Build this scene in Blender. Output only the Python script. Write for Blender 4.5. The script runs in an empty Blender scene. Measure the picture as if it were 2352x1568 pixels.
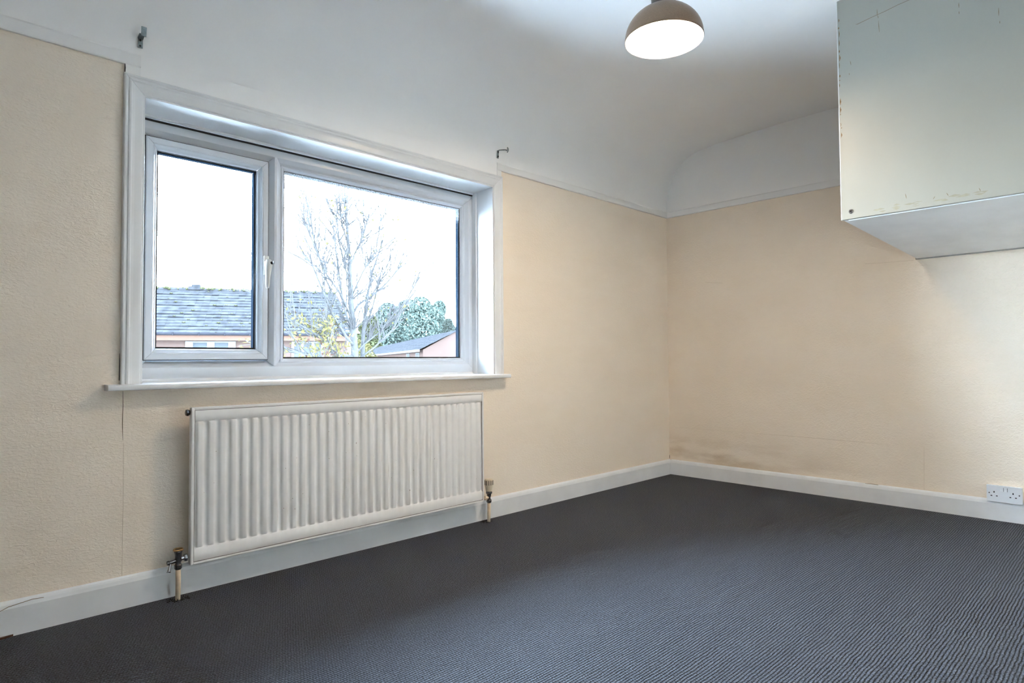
import bpy, bmesh, math, random
from mathutils import Vector, Matrix

random.seed(7)
sc = bpy.context.scene
col = sc.collection
V = Vector

# ------------------------------------------------------------------ camera, sky, exposure
F_PX, YAW, PITCH, ROLL = 1431.07, 0.77429, 0.03049, -0.00675
CAM = V((-4.10822, -2.52544, 0.85066))
cam_d = bpy.data.cameras.new('camera')
cam_d.sensor_fit = 'HORIZONTAL'
cam_d.sensor_width = 36.0
cam_d.lens = F_PX / 2352.0 * 36.0
cam_d.clip_start = 0.02
cam_d.clip_end = 500
cam = bpy.data.objects.new('camera', cam_d)
col.objects.link(cam)
_f = V((math.sin(YAW) * math.cos(PITCH), math.cos(YAW) * math.cos(PITCH), math.sin(PITCH)))
_r0 = V((math.cos(YAW), -math.sin(YAW), 0))
_u0 = _r0.cross(_f)
_r = _r0 * math.cos(ROLL) + _u0 * math.sin(ROLL)
_u = -_r0 * math.sin(ROLL) + _u0 * math.cos(ROLL)
_m = Matrix((_r, _u, -_f)).transposed().to_4x4()
_m.translation = CAM
cam.matrix_world = _m
sc.camera = cam

SKY = 88.0
LAMP = 106.0
world = bpy.data.worlds.new('overcast_sky')
sc.world = world
world.use_nodes = True
_wn, _wl = world.node_tree.nodes, world.node_tree.links
_bg = _wn['Background']
_bg.inputs['Strength'].default_value = SKY
# thin bright haze near the horizon thinning to a bluer, dimmer zenith
_tc = _wn.new('ShaderNodeTexCoord')
_sx = _wn.new('ShaderNodeSeparateXYZ')
_wl.new(_tc.outputs['Generated'], _sx.inputs[0])
_rp = _wn.new('ShaderNodeValToRGB')
_rp.color_ramp.elements[0].position = 0.0
_rp.color_ramp.elements[0].color = (0.86, 1.00, 1.17, 1)
_rp.color_ramp.elements[1].position = 1.0
_rp.color_ramp.elements[1].color = (0.57, 0.73, 0.96, 1)
_e = _rp.color_ramp.elements.new(0.40)
_e.color = (0.62, 0.775, 0.98, 1)
_wl.new(_sx.outputs['Z'], _rp.inputs['Fac'])
_wl.new(_rp.outputs['Color'], _bg.inputs['Color'])

sc.view_settings.view_transform = 'Standard'
sc.view_settings.look = 'None'
sc.view_settings.gamma = 1.0
sc.view_settings.use_curve_mapping = False
sc.view_settings.exposure = 0.06
sc.cycles.max_bounces = 14
sc.cycles.diffuse_bounces = 10
sc.cycles.glossy_bounces = 4
sc.cycles.transparent_max_bounces = 12
sc.cycles.use_denoising = True
sc.cycles.sample_clamp_indirect = 0.0
sc.cycles.sample_clamp_direct = 0.0
sc.cycles.caustics_reflective = False
sc.cycles.caustics_refractive = False

# ------------------------------------------------------------------ materials
def mat(name, color, rough=0.6, spec=0.4, metal=0.0, var=0.0, vscale=8.0, bump=0.0, bscale=60.0, bdist=0.001,
        bdistort=0.0, stretch=None, emit=None, estr=0.0):
    m = bpy.data.materials.new(name)
    m.use_nodes = True
    nt = m.node_tree
    b = nt.nodes['Principled BSDF']
    b.inputs['Roughness'].default_value = rough
    b.inputs['Specular IOR Level'].default_value = spec
    b.inputs['Metallic'].default_value = metal
    c4 = (*color, 1)
    b.inputs['Base Color'].default_value = c4
    tc = nt.nodes.new('ShaderNodeTexCoord')
    src = tc.outputs['Object']
    if stretch:
        mp = nt.nodes.new('ShaderNodeMapping')
        mp.inputs['Scale'].default_value = stretch
        nt.links.new(src, mp.inputs['Vector'])
        src = mp.outputs['Vector']
    if var > 0:
        n = nt.nodes.new('ShaderNodeTexNoise')
        n.inputs['Scale'].default_value = vscale
        n.inputs['Detail'].default_value = 6
        nt.links.new(src, n.inputs['Vector'])
        r = nt.nodes.new('ShaderNodeMapRange')
        r.inputs[1].default_value = 0.3
        r.inputs[2].default_value = 0.7
        r.inputs[3].default_value = 1 - var
        r.inputs[4].default_value = 1 + var
        nt.links.new(n.outputs['Fac'], r.inputs[0])
        mx = nt.nodes.new('ShaderNodeVectorMath')
        mx.operation = 'SCALE'
        mx.inputs[0].default_value = color
        nt.links.new(r.outputs[0], mx.inputs['Scale'])
        nt.links.new(mx.outputs[0], b.inputs['Base Color'])
    if bump > 0:
        n = nt.nodes.new('ShaderNodeTexNoise')
        n.inputs['Scale'].default_value = bscale
        n.inputs['Detail'].default_value = 4
        n.inputs['Distortion'].default_value = bdistort
        nt.links.new(src, n.inputs['Vector'])
        bp = nt.nodes.new('ShaderNodeBump')
        bp.inputs['Strength'].default_value = bump
        bp.inputs['Distance'].default_value = bdist
        nt.links.new(n.outputs['Fac'], bp.inputs['Height'])
        nt.links.new(bp.outputs['Normal'], b.inputs['Normal'])
    if emit:
        b.inputs['Emission Color'].default_value = (*emit, 1)
        b.inputs['Emission Strength'].default_value = estr
    return m

def wallpaper(name, stretch, stain=False):
    """cream painted embossed wallpaper, faintly stained low on the wall"""
    m = mat(name, (0.80, 0.655, 0.485), rough=0.55, spec=0.35, bump=0.6, bscale=72, bdist=0.004, bdistort=0.9, stretch=stretch)
    nt = m.node_tree
    b = nt.nodes['Principled BSDF']
    tc = nt.nodes.new('ShaderNodeTexCoord')
    n = nt.nodes.new('ShaderNodeTexNoise')
    n.inputs['Scale'].default_value = 1.7
    n.inputs['Detail'].default_value = 7
    n.inputs['Roughness'].default_value = 0.6
    mp = nt.nodes.new('ShaderNodeMapping')
    mp.inputs['Scale'].default_value = (1, 1, 2.2)
    nt.links.new(tc.outputs['Object'], mp.inputs['Vector'])
    nt.links.new(mp.outputs['Vector'], n.inputs['Vector'])
    cr = nt.nodes.new('ShaderNodeValToRGB')
    cr.color_ramp.elements[0].position = 0.30
    cr.color_ramp.elements[0].color = (0.845, 0.745, 0.62, 1)
    cr.color_ramp.elements[1].position = 0.62
    cr.color_ramp.elements[1].color = (0.885, 0.79, 0.675, 1)
    nt.links.new(n.outputs['Fac'], cr.inputs['Fac'])
    last = cr.outputs['Color']
    if stain:
        sx = nt.nodes.new('ShaderNodeSeparateXYZ')
        nt.links.new(tc.outputs['Object'], sx.inputs[0])
        def rng(src, a, c):
            r = nt.nodes.new('ShaderNodeMapRange')
            r.interpolation_type = 'SMOOTHSTEP'
            r.inputs[1].default_value, r.inputs[2].default_value = a, c
            nt.links.new(src, r.inputs[0])
            return r.outputs[0]
        def mulv(a, c):
            n3 = nt.nodes.new('ShaderNodeMath'); n3.operation = 'MULTIPLY'
            nt.links.new(a, n3.inputs[0])
            if isinstance(c, float): n3.inputs[1].default_value = c
            else: nt.links.new(c, n3.inputs[1])
            return n3.outputs[0]
        n2 = nt.nodes.new('ShaderNodeTexNoise')
        n2.inputs['Scale'].default_value = 3.2
        n2.inputs['Detail'].default_value = 6
        mp2 = nt.nodes.new('ShaderNodeMapping')
        mp2.inputs['Scale'].default_value = (1, 1, 4.0)
        nt.links.new(tc.outputs['Object'], mp2.inputs['Vector'])
        nt.links.new(mp2.outputs['Vector'], n2.inputs['Vector'])
        k = mulv(mulv(rng(sx.outputs['Z'], .36, .14), rng(sx.outputs['Y'], -1.5, -.25)), rng(n2.outputs['Fac'], .38, .66))
        mx = nt.nodes.new('ShaderNodeMix'); mx.data_type = 'RGBA'
        nt.links.new(mulv(k, .75), mx.inputs[0])
        nt.links.new(last, mx.inputs[6])
        mx.inputs[7].default_value = (0.58, 0.46, 0.32, 1)
        last = mx.outputs[2]
    nt.links.new(last, b.inputs['Base Color'])
    return m

def carpet_material():
    m = mat('ribbed_carpet', (0.1, 0.1, 0.12), rough=0.75, spec=0.22)
    nt = m.node_tree
    N, L = nt.nodes, nt.links
    b = N['Principled BSDF']
    tc = N.new('ShaderNodeTexCoord')
    # wobble the ribs a little
    nz = N.new('ShaderNodeTexNoise')
    nz.inputs['Scale'].default_value = 14
    nz.inputs['Detail'].default_value = 2
    L.new(tc.outputs['Object'], nz.inputs['Vector'])
    nz2 = N.new('ShaderNodeVectorMath'); nz2.operation = 'MULTIPLY_ADD'
    nz2.inputs[1].default_value = (0.008, 0.009, 0)
    nz2.inputs[2].default_value = (0, 0, 0)
    L.new(nz.outputs['Color'], nz2.inputs[0])
    add = N.new('ShaderNodeVectorMath'); add.operation = 'ADD'
    L.new(tc.outputs['Object'], add.inputs[0]); L.new(nz2.outputs[0], add.inputs[1])
    sep = N.new('ShaderNodeSeparateXYZ'); L.new(add.outputs[0], sep.inputs[0])
    def math_(op, a, bb=None):
        n = N.new('ShaderNodeMath'); n.operation = op
        for i, v in enumerate((a, bb)):
            if v is None: continue
            if isinstance(v, (int, float)): n.inputs[i].default_value = v
            else: L.new(v, n.inputs[i])
        return n.outputs[0]
    PITCH_Y, PITCH_X = 0.0094, 0.0085
    row = math_('DIVIDE', sep.outputs['Y'], PITCH_Y)
    rowi = math_('FLOOR', row)
    fy = math_('SINE', math_('MULTIPLY', row, math.pi))
    fy = math_('ABSOLUTE', fy)
    odd = math_('MULTIPLY', math_('MODULO', rowi, 2.0), 0.5)
    fx = math_('ABSOLUTE', math_('SINE', math_('MULTIPLY', math_('ADD', math_('DIVIDE', sep.outputs['X'], PITCH_X), odd), math.pi)))
    h = math_('MULTIPLY', math_('POWER', fy, 0.7), math_('ADD', math_('MULTIPLY', math_('POWER', fx, 0.6), 0.45), 0.55))
    # speckle of grey yarns
    sp = N.new('ShaderNodeTexNoise'); sp.inputs['Scale'].default_value = 190; sp.inputs['Detail'].default_value = 5; sp.inputs['Roughness'].default_value = 0.75
    L.new(tc.outputs['Object'], sp.inputs['Vector'])
    sp2 = N.new('ShaderNodeTexNoise'); sp2.inputs['Scale'].default_value = 1.3; sp2.inputs['Detail'].default_value = 5
    L.new(tc.outputs['Object'], sp2.inputs['Vector'])
    t = math_('ADD', math_('MULTIPLY', h, 0.75), math_('MULTIPLY', math_('SUBTRACT', sp.outputs['Fac'], 0.5), 2.2))
    t = math_('ADD', t, math_('MULTIPLY', math_('SUBTRACT', sp2.outputs['Fac'], 0.5), 0.12))
    cr = N.new('ShaderNodeValToRGB')
    cr.color_ramp.elements[0].position = 0.22
    cr.color_ramp.elements[0].color = (0.003, 0.003, 0.0035, 1)
    cr.color_ramp.elements[1].position = 0.95
    cr.color_ramp.elements[1].color = (0.112, 0.123, 0.150, 1)
    L.new(t, cr.inputs['Fac'])
    L.new(cr.outputs['Color'], b.inputs['Base Color'])
    bp = N.new('ShaderNodeBump'); bp.inputs['Strength'].default_value = 0.8; bp.inputs['Distance'].default_value = 0.004
    L.new(math_('ADD', h, math_('MULTIPLY', sp.outputs['Fac'], 0.4)), bp.inputs['Height'])
    L.new(bp.outputs['Normal'], b.inputs['Normal'])
    b.inputs['Sheen Weight'].default_value = 0.04
    b.inputs['Sheen Roughness'].default_value = 0.4
    return m

def glass_material():
    m = bpy.data.materials.new('window_glass')
    m.use_nodes = True
    nt = m.node_tree
    nt.nodes.remove(nt.nodes['Principled BSDF'])
    out = nt.nodes['Material Output']
    t = nt.nodes.new('ShaderNodeBsdfTransparent')
    t.inputs['Color'].default_value = (0.95, 0.97, 0.97, 1)
    g = nt.nodes.new('ShaderNodeBsdfGlossy')
    g.inputs['Roughness'].default_value = 0.02
    fr = nt.nodes.new('ShaderNodeFresnel')
    fr.inputs['IOR'].default_value = 1.3
    mx = nt.nodes.new('ShaderNodeMixShader')
    nt.links.new(fr.outputs[0], mx.inputs[0])
    nt.links.new(t.outputs[0], mx.inputs[1])
    nt.links.new(g.outputs[0], mx.inputs[2])
    nt.links.new(mx.outputs[0], out.inputs['Surface'])
    return m

def brick_material(name, c1, c2, mortar):
    m = mat(name, c1, rough=0.9, spec=0.0)
    nt = m.node_tree
    br = nt.nodes.new('ShaderNodeTexBrick')
    br.inputs['Color1'].default_value = (*c1, 1)
    br.inputs['Color2'].default_value = (*c2, 1)
    br.inputs['Mortar'].default_value = (*mortar, 1)
    br.inputs['Scale'].default_value = 1.0
    br.inputs['Brick Width'].default_value = 0.225
    br.inputs['Row Height'].default_value = 0.075
    br.inputs['Mortar Size'].default_value = 0.006
    tc = nt.nodes.new('ShaderNodeTexCoord')
    sp = nt.nodes.new('ShaderNodeSeparateXYZ')
    cb = nt.nodes.new('ShaderNodeCombineXYZ')
    nt.links.new(tc.outputs['Object'], sp.inputs[0])
    ad = nt.nodes.new('ShaderNodeMath'); ad.operation = 'ADD'
    nt.links.new(sp.outputs['X'], ad.inputs[0]); nt.links.new(sp.outputs['Y'], ad.inputs[1])
    nt.links.new(ad.outputs[0], cb.inputs['X']); nt.links.new(sp.outputs['Z'], cb.inputs['Y'])
    nt.links.new(cb.outputs[0], br.inputs['Vector'])
    nt.links.new(br.outputs['Color'], nt.nodes['Principled BSDF'].inputs['Base Color'])
    return m

def misted_material():
    m = bpy.data.materials.new('misted_glass')
    m.use_nodes = True
    nt = m.node_tree
    nt.nodes.remove(nt.nodes['Principled BSDF'])
    out = nt.nodes['Material Output']
    t = nt.nodes.new('ShaderNodeBsdfTransparent')
    d = nt.nodes.new('ShaderNodeBsdfDiffuse')
    d.inputs['Color'].default_value = (0.75, 0.82, 0.88, 1)
    tc = nt.nodes.new('ShaderNodeTexCoord')
    n = nt.nodes.new('ShaderNodeTexNoise')
    n.inputs['Scale'].default_value = 420
    n.inputs['Detail'].default_value = 2
    nt.links.new(tc.outputs['Object'], n.inputs['Vector'])
    sx = nt.nodes.new('ShaderNodeSeparateXYZ')
    nt.links.new(tc.outputs['Object'], sx.inputs[0])
    r = nt.nodes.new('ShaderNodeMapRange')
    r.interpolation_type = 'SMOOTHSTEP'
    r.inputs[1].default_value, r.inputs[2].default_value = 1.612, 1.705
    r.inputs[3].default_value, r.inputs[4].default_value = 0.0, 0.42
    nt.links.new(sx.outputs['Z'], r.inputs[0])
    a = nt.nodes.new('ShaderNodeMath'); a.operation = 'MULTIPLY'
    g = nt.nodes.new('ShaderNodeMapRange')
    g.inputs[1].default_value, g.inputs[2].default_value = 0.35, 0.62
    g.inputs[4].default_value = 2.25
    nt.links.new(n.outputs['Fac'], g.inputs[0])
    nt.links.new(g.outputs[0], a.inputs[0]); nt.links.new(r.outputs[0], a.inputs[1])
    a.use_clamp = True
    mx = nt.nodes.new('ShaderNodeMixShader')
    nt.links.new(a.outputs[0], mx.inputs[0])
    nt.links.new(t.outputs[0], mx.inputs[1]); nt.links.new(d.outputs[0], mx.inputs[2])
    nt.links.new(mx.outputs[0], out.inputs['Surface'])
    return m

M = {}
M['misted_glass'] = misted_material()
M['wall_n'] = wallpaper('cream_wallpaper', (1.0, 1.0, 2.0))
M['wall_e'] = wallpaper('cream_wallpaper_side', (1.0, 1.0, 1.6), stain=True)
M['wall_back'] = mat('cream_wall_paint', (0.86, 0.79, 0.68), rough=0.7, var=0.02)
M['wall_far'] = mat('bounce_cutting_brown', (0.20, 0.16, 0.13), rough=0.7, var=0.05)  # unseen left wall; dark tone made up to cut bounce onto the window wall
M['ceiling'] = mat('white_ceiling_paint', (0.90, 0.90, 0.895), rough=0.8, spec=0.2, var=0.015, vscale=2.5, bump=0.12, bscale=90, bdist=0.001)
M['gloss'] = mat('white_gloss_paint', (0.75, 0.765, 0.775), rough=0.28, spec=0.5, var=0.02, vscale=12, bump=0.04, bscale=35, bdist=0.001)
M['rail'] = mat('white_rail_paint', (0.85, 0.85, 0.845), rough=0.5, spec=0.3, var=0.015, vscale=6)
M['skirt'] = mat('white_skirting_paint', (0.75, 0.77, 0.79), rough=0.38, spec=0.45, var=0.04, vscale=9, bump=0.12, bscale=30, bdist=0.001)
M['upvc'] = mat('white_upvc', (0.60, 0.635, 0.68), rough=0.25, spec=0.5, var=0.015, vscale=5)
M['gasket'] = mat('black_rubber_gasket', (0.02, 0.022, 0.025), rough=0.6)
M['steel_spacer'] = mat('grey_glazing_spacer', (0.0035, 0.0065, 0.0105), rough=0.6, spec=0.0, var=0.2, vscale=60)
M['glass'] = glass_material()
M['handle'] = mat('cream_plastic_handle', (0.62, 0.62, 0.60), rough=0.3, var=0.01)
M['chrome'] = mat('worn_chrome', (0.45, 0.46, 0.48), rough=0.22, metal=1.0, var=0.2, vscale=60)
M['dark_chrome'] = mat('tarnished_valve_metal', (0.15, 0.155, 0.165), rough=0.27, metal=0.85, var=0.35, vscale=90)
M['brass'] = mat('tarnished_brass', (0.50, 0.30, 0.12), rough=0.35, metal=0.8, var=0.3, vscale=120)
M['rad'] = mat('white_radiator_enamel', (0.78, 0.775, 0.765), rough=0.32, spec=0.5, var=0.02, vscale=25)
M['pipe'] = mat('cream_painted_pipe', (0.72, 0.58, 0.42), rough=0.45, var=0.1, vscale=60)
M['trv'] = mat('aged_cream_plastic', (0.74, 0.65, 0.50), rough=0.4, var=0.05, vscale=50)
M['black'] = mat('black_slot', (0.01, 0.01, 0.01), rough=0.8)
M['socket'] = mat('white_socket_plastic', (0.76, 0.79, 0.83), rough=0.25, var=0.01)
M['zinc'] = mat('dull_zinc', (0.22, 0.26, 0.27), rough=0.45, metal=0.7, var=0.3, vscale=80)
M['bronze'] = mat('bronze_lamp_shade', (0.23, 0.155, 0.10), rough=0.42, metal=0.6, var=0.12, vscale=300)
M['lampcap'] = mat('dark_bronze_cap', (0.09, 0.08, 0.07), rough=0.45, metal=0.6, var=0.1, vscale=80)
M['liner'] = mat('white_shade_liner', (0.9, 0.88, 0.84), rough=0.5)
M['lamp_glow'] = mat('lit_opal_diffuser', (0.9, 0.88, 0.85), rough=0.6, emit=(1.0, 0.77, 0.54), estr=LAMP)
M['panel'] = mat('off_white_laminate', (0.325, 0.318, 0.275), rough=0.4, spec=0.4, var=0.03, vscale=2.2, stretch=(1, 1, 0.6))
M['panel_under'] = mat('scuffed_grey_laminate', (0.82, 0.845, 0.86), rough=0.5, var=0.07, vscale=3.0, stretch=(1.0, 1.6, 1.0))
M['edge_strip'] = mat('pale_edge_strip', (0.82, 0.83, 0.80), rough=0.4, var=0.04, vscale=30)
M['chip'] = mat('bare_brown_chipboard', (0.22, 0.13, 0.06), rough=0.9, var=0.3, vscale=120)
M['grime'] = mat('yellowed_glue_smear', (0.29, 0.275, 0.205), rough=0.7, var=0.1, vscale=40)
M['pencil'] = mat('brown_crack_line', (0.20, 0.15, 0.09), rough=0.9)
M['seam'] = mat('paper_seam_line', (0.63, 0.53, 0.41), rough=0.9)  # darker line colour of the wallpaper seams
M['carpet'] = carpet_material()
M['fluff'] = mat('dark_carpet_fluff', (0.02, 0.018, 0.016), rough=1.0, var=0.4, vscale=200)
M['rust'] = mat('bare_brown_board_edge', (0.10, 0.05, 0.03), rough=0.95, var=0.3, vscale=60)
# outdoors (the scene is exposed for the room, so these read far paler than they are)
M['tile'] = mat('grey_roof_tile', (0.0129, 0.0136, 0.0151), rough=0.9, spec=0.0, var=0.38, vscale=2.6)
M['moss'] = mat('yellow_green_moss', (0.0179, 0.0190, 0.0106), rough=1, spec=0.0, var=0.3, vscale=9)
M['brick'] = brick_material('red_brick', (0.0265, 0.0176, 0.0148), (0.0297, 0.0203, 0.0171), (0.0265, 0.0220, 0.0199))
M['fascia'] = mat('salmon_fascia_board', (0.0341, 0.0210, 0.0158), rough=0.7, spec=0.0, var=0.05)
M['gutter'] = mat('grey_gutter_eaves_shade', (0.0069, 0.0073, 0.0091), rough=0.6, spec=0.0, var=0.2, vscale=4)
M['white_out'] = mat('pale_outdoor_frame', (0.0525, 0.0525, 0.0525), rough=0.5, spec=0.0, var=0.02)
M['pane_out'] = mat('dull_far_pane', (0.0197, 0.0224, 0.0249), rough=0.6, spec=0.0, var=0.15, vscale=1.5)
M['bark'] = mat('grey_bark', (0.0205, 0.0213, 0.0220), rough=0.95, spec=0.0, var=0.25, vscale=14)
M['twig'] = mat('brown_twig', (0.0210, 0.0210, 0.0216), rough=0.95, spec=0.0, var=0.2, vscale=8)
M['leaf_y'] = mat('yellow_autumn_leaf', (0.0318, 0.0288, 0.0111), rough=0.8, spec=0.0, var=0.25, vscale=6)
M['leaf_r'] = mat('russet_autumn_leaf', (0.0175, 0.0105, 0.0080), rough=0.8, spec=0.0, var=0.2, vscale=6)
M['conifer'] = mat('blue_green_conifer', (0.0260, 0.0345, 0.0300), rough=0.95, spec=0.0, var=0.45, vscale=1.2)
M['conifer_pale'] = mat('pale_green_conifer', (0.0158, 0.0193, 0.0166), rough=0.95, spec=0.0, var=0.3, vscale=1.2)
M['leaf_yg'] = mat('yellow_green_leaf', (0.0185, 0.0205, 0.0105), rough=0.9, spec=0.0, var=0.35, vscale=1.0)
M['shrub'] = mat('golden_shrub_leaf', (0.0295, 0.0264, 0.0114), rough=0.9, spec=0.0, var=0.3, vscale=2)
M['bounce_ground'] = mat('pale_bounce_ground', (0.38, 0.38, 0.375), rough=1, var=0.3, vscale=0.6)  # unseen ground, pale tone chosen to bounce daylight up to the ceiling

# ------------------------------------------------------------------ mesh helpers
def obj(name, bm, m, parent=None, smooth=False, kind=None, label=None):
    me = bpy.data.meshes.new(name)
    bmesh.ops.recalc_face_normals(bm, faces=bm.faces[:])
    bm.to_mesh(me)
    bm.free()
    for mm in (m if isinstance(m, (list, tuple)) else [m]):
        me.materials.append(mm)
    if smooth:
        for p in me.polygons:
            p.use_smooth = True
    o = bpy.data.objects.new(name, me)
    col.objects.link(o)
    if parent is not None:
        o.parent = parent
        o.matrix_parent_inverse = Matrix.Translation(-parent.location) if not parent.parent else Matrix.Identity(4)
        if parent.type == 'EMPTY' and not parent.parent:
            o.matrix_parent_inverse = parent.matrix_basis.inverted()
        else:
            o.matrix_parent_inverse = Matrix.Identity(4)
    if kind:
        o['kind'] = kind
    if label:
        o['label'] = label
    return o

def empty(name, loc, label=None, cat=None, kind=None, group=None):
    o = bpy.data.objects.new(name, None)
    o.location = loc
    o.empty_display_size = 0.1
    col.objects.link(o)
    if label: o['label'] = label
    if cat: o['category'] = cat
    if kind: o['kind'] = kind
    if group: o['group'] = group
    return o

def tag(o, label=None, cat=None, kind=None, group=None):
    if label: o['label'] = label
    if cat: o['category'] = cat
    if kind: o['kind'] = kind
    if group: o['group'] = group
    return o

def box(bm, x0, x1, y0, y1, z0, z1, bev=0.0, seg=2):
    r = bmesh.ops.create_cube(bm, size=1.0)
    vs = r['verts']
    for v in vs:
        v.co = V((x0 + (v.co.x + .5) * (x1 - x0), y0 + (v.co.y + .5) * (y1 - y0), z0 + (v.co.z + .5) * (z1 - z0)))
    if bev > 0:
        es = {e for v in vs for e in v.link_edges}
        bmesh.ops.bevel(bm, geom=list(es), offset=bev, segments=seg, affect='EDGES', profile=0.5)
    return bm

def nb():
    return bmesh.new()

def tube(bm, pts, radii, n=12, cap=True):
    pts = [V(p) for p in pts]
    if not isinstance(radii, (list, tuple)):
        radii = [radii] * len(pts)
    rings = []
    ref = None
    for i, p in enumerate(pts):
        t = (pts[min(i + 1, len(pts) - 1)] - pts[max(i - 1, 0)]).normalized()
        if ref is None:
            ref = V((0, 0, 1)) if abs(t.z) < 0.9 else V((1, 0, 0))
        a = t.cross(ref).normalized()
        b2 = t.cross(a).normalized()
        ref = -b2 if False else ref
        ring = [bm.verts.new(p + (a * math.cos(2 * math.pi * k / n) + b2 * math.sin(2 * math.pi * k / n)) * radii[i]) for k in range(n)]
        rings.append(ring)
    for i in range(len(rings) - 1):
        for k in range(n):
            bm.faces.new((rings[i][k], rings[i][(k + 1) % n], rings[i + 1][(k + 1) % n], rings[i + 1][k]))
    if cap:
        bm.faces.new(rings[0])
        bm.faces.new(rings[-1])
    return bm

def lathe(bm, prof, centre, n=48, cap0=False, cap1=False):
    """prof: list of (r, z) about the vertical axis through centre"""
    c = V(centre)
    rings = []
    for r, z in prof:
        rings.append([bm.verts.new(c + V((r * math.cos(2 * math.pi * k / n), r * math.sin(2 * math.pi * k / n), z))) for k in range(n)])
    for i in range(len(rings) - 1):
        for k in range(n):
            bm.faces.new((rings[i][k], rings[i][(k + 1) % n], rings[i + 1][(k + 1) % n], rings[i + 1][k]))
    if cap0: bm.faces.new(rings[0])
    if cap1: bm.faces.new(rings[-1])
    return bm

def prism(bm, outline, axis, a0, a1):
    """extrude a closed 2-D outline along axis from a0 to a1; the outline gives the other two coordinates in x,y,z order"""
    def mk(p, a):
        if axis == 'x': return V((a, p[0], p[1]))
        if axis == 'y': return V((p[0], a, p[1]))
        return V((p[0], p[1], a))
    r0 = [bm.verts.new(mk(p, a0)) for p in outline]
    r1 = [bm.verts.new(mk(p, a1)) for p in outline]
    n = len(outline)
    for i in range(n):
        bm.faces.new((r0[i], r0[(i + 1) % n], r1[(i + 1) % n], r1[i]))
    bm.faces.new(r0)
    bm.faces.new(list(reversed(r1)))
    return bm

def mitre_bar(bm, p0, p1, inward, prof, m0=True, m1=True):
    """bar of a frame in an x-z plane from p0 to p1 (outer corners, (x,z)); prof = (distance inward, y); ends mitred at 45 degrees where asked"""
    d = V((p1[0] - p0[0], 0, p1[1] - p0[1])).normalized()
    iw = V((inward[0], 0, inward[1]))
    A, B = [], []
    for w, y in prof:
        a = V((p0[0], 0, p0[1])) + iw * w + V((0, y, 0)) + (d * (w + .0005) if m0 else V((0, 0, 0)))
        b2 = V((p1[0], 0, p1[1])) + iw * w + V((0, y, 0)) - (d * (w + .0005) if m1 else V((0, 0, 0)))
        A.append(bm.verts.new(a)); B.append(bm.verts.new(b2))
    n = len(prof)
    for i in range(n):
        bm.faces.new((A[i], A[(i + 1) % n], B[(i + 1) % n], B[i]))
    bm.faces.new(A)
    bm.faces.new(list(reversed(B)))
    return bm

def frame_parts(name, x0, x1, z0, z1, prof, m, parent, label=None):
    """four mitred bars, each a part of its own"""
    for p0, p1, iw in (((x0, z0), (x0, z1), (1, 0)), ((x0, z1), (x1, z1), (0, -1)), ((x1, z1), (x1, z0), (-1, 0)), ((x1, z0), (x0, z0), (0, 1))):
        obj(name, mitre_bar(nb(), p0, p1, iw, prof), m, parent)

def strip(bm, pts, w, normal, lift=0.0006):
    """a thin raised or scored line of width w along pts on a surface with the given normal"""
    nrm = V(normal)
    pts = [V(p) for p in pts]
    A = []
    for i, p in enumerate(pts):
        t = (pts[min(i + 1, len(pts) - 1)] - pts[max(i - 1, 0)]).normalized()
        s = t.cross(nrm).normalized()
        ww = (w if not isinstance(w, (list, tuple)) else w[i]) / 2
        A.append((bm.verts.new(p + s * ww), bm.verts.new(p - s * ww), bm.verts.new(p + nrm * lift)))
    for i in range(len(A) - 1):
        bm.faces.new((A[i][0], A[i + 1][0], A[i + 1][2], A[i][2]))
        bm.faces.new((A[i][2], A[i + 1][2], A[i + 1][1], A[i][1]))
        bm.faces.new((A[i][1], A[i + 1][1], A[i + 1][0], A[i][0]))
    return bm

# ------------------------------------------------------------------ room shell
XL, YB, H = -5.0, -3.05, 2.40            # left wall, back wall, ceiling height
OX0, OX1, OZ0, OZ1 = -3.502, -1.786, 0.755, 1.816   # window opening
T = 0.235

floor_o = obj('floor', box(nb(), XL - .1, 0.1, YB - .1, 0.28, -0.12, 0.0), M['carpet'], kind='structure',
              label='charcoal grey ribbed loop carpet covering the whole floor')

bm = nb()
box(bm, XL - T, 0.0, 0.0, T, -0.12, OZ0)
box(bm, XL - T, OX0, 0.0, T, OZ0, OZ1)
box(bm, OX1, 0.0, 0.0, T, OZ0, OZ1)
box(bm, XL - T, 0.0, 0.0, T, OZ1, 2.7)
wall_n = obj('wall_window', bm, M['wall_n'], kind='structure', label='cream embossed wallpapered wall around the window')
wall_e = obj('wall_right', box(nb(), 0.0, T, YB - T, T, -0.12, 2.7), M['wall_e'], kind='structure', label='cream wallpapered wall with the double socket')
obj('wall_left', box(nb(), XL - T, XL, YB - T, 0.0, -0.12, 2.7), M['wall_far'], kind='structure')
obj('wall_back', box(nb(), XL, 0.0, YB - T, YB, -0.12, 2.7), M['wall_back'], kind='structure')

# ceiling with the big plaster cove along the window wall: (y, z) profile read off the right-hand end
prof = [(-0.001, 1.918), (-0.004, 1.97), (-0.010, 2.05), (-0.022, 2.115), (-0.055, 2.200), (-0.085, 2.243), (-0.120, 2.280), (-0.170, 2.318),
        (-0.225, 2.345), (-0.300, 2.364), (-0.400, 2.376), (-0.600, 2.387), (-0.900, 2.396), (-1.25, 2.40), (YB, 2.40)]
bm = nb()
outl = prof + [(YB, 2.55), (-0.0005, 2.55)]
prism(bm, outl, 'x', XL, 0.0)
ceil = obj('ceiling', bm, M['ceiling'], kind='structure', label='white painted ceiling curving down in a cove to the window wall')
for p in ceil.data.polygons:
    p.use_smooth = abs(p.normal.x) < 0.5
ceil.data.set_sharp_from_angle(angle=math.radians(30))
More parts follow.
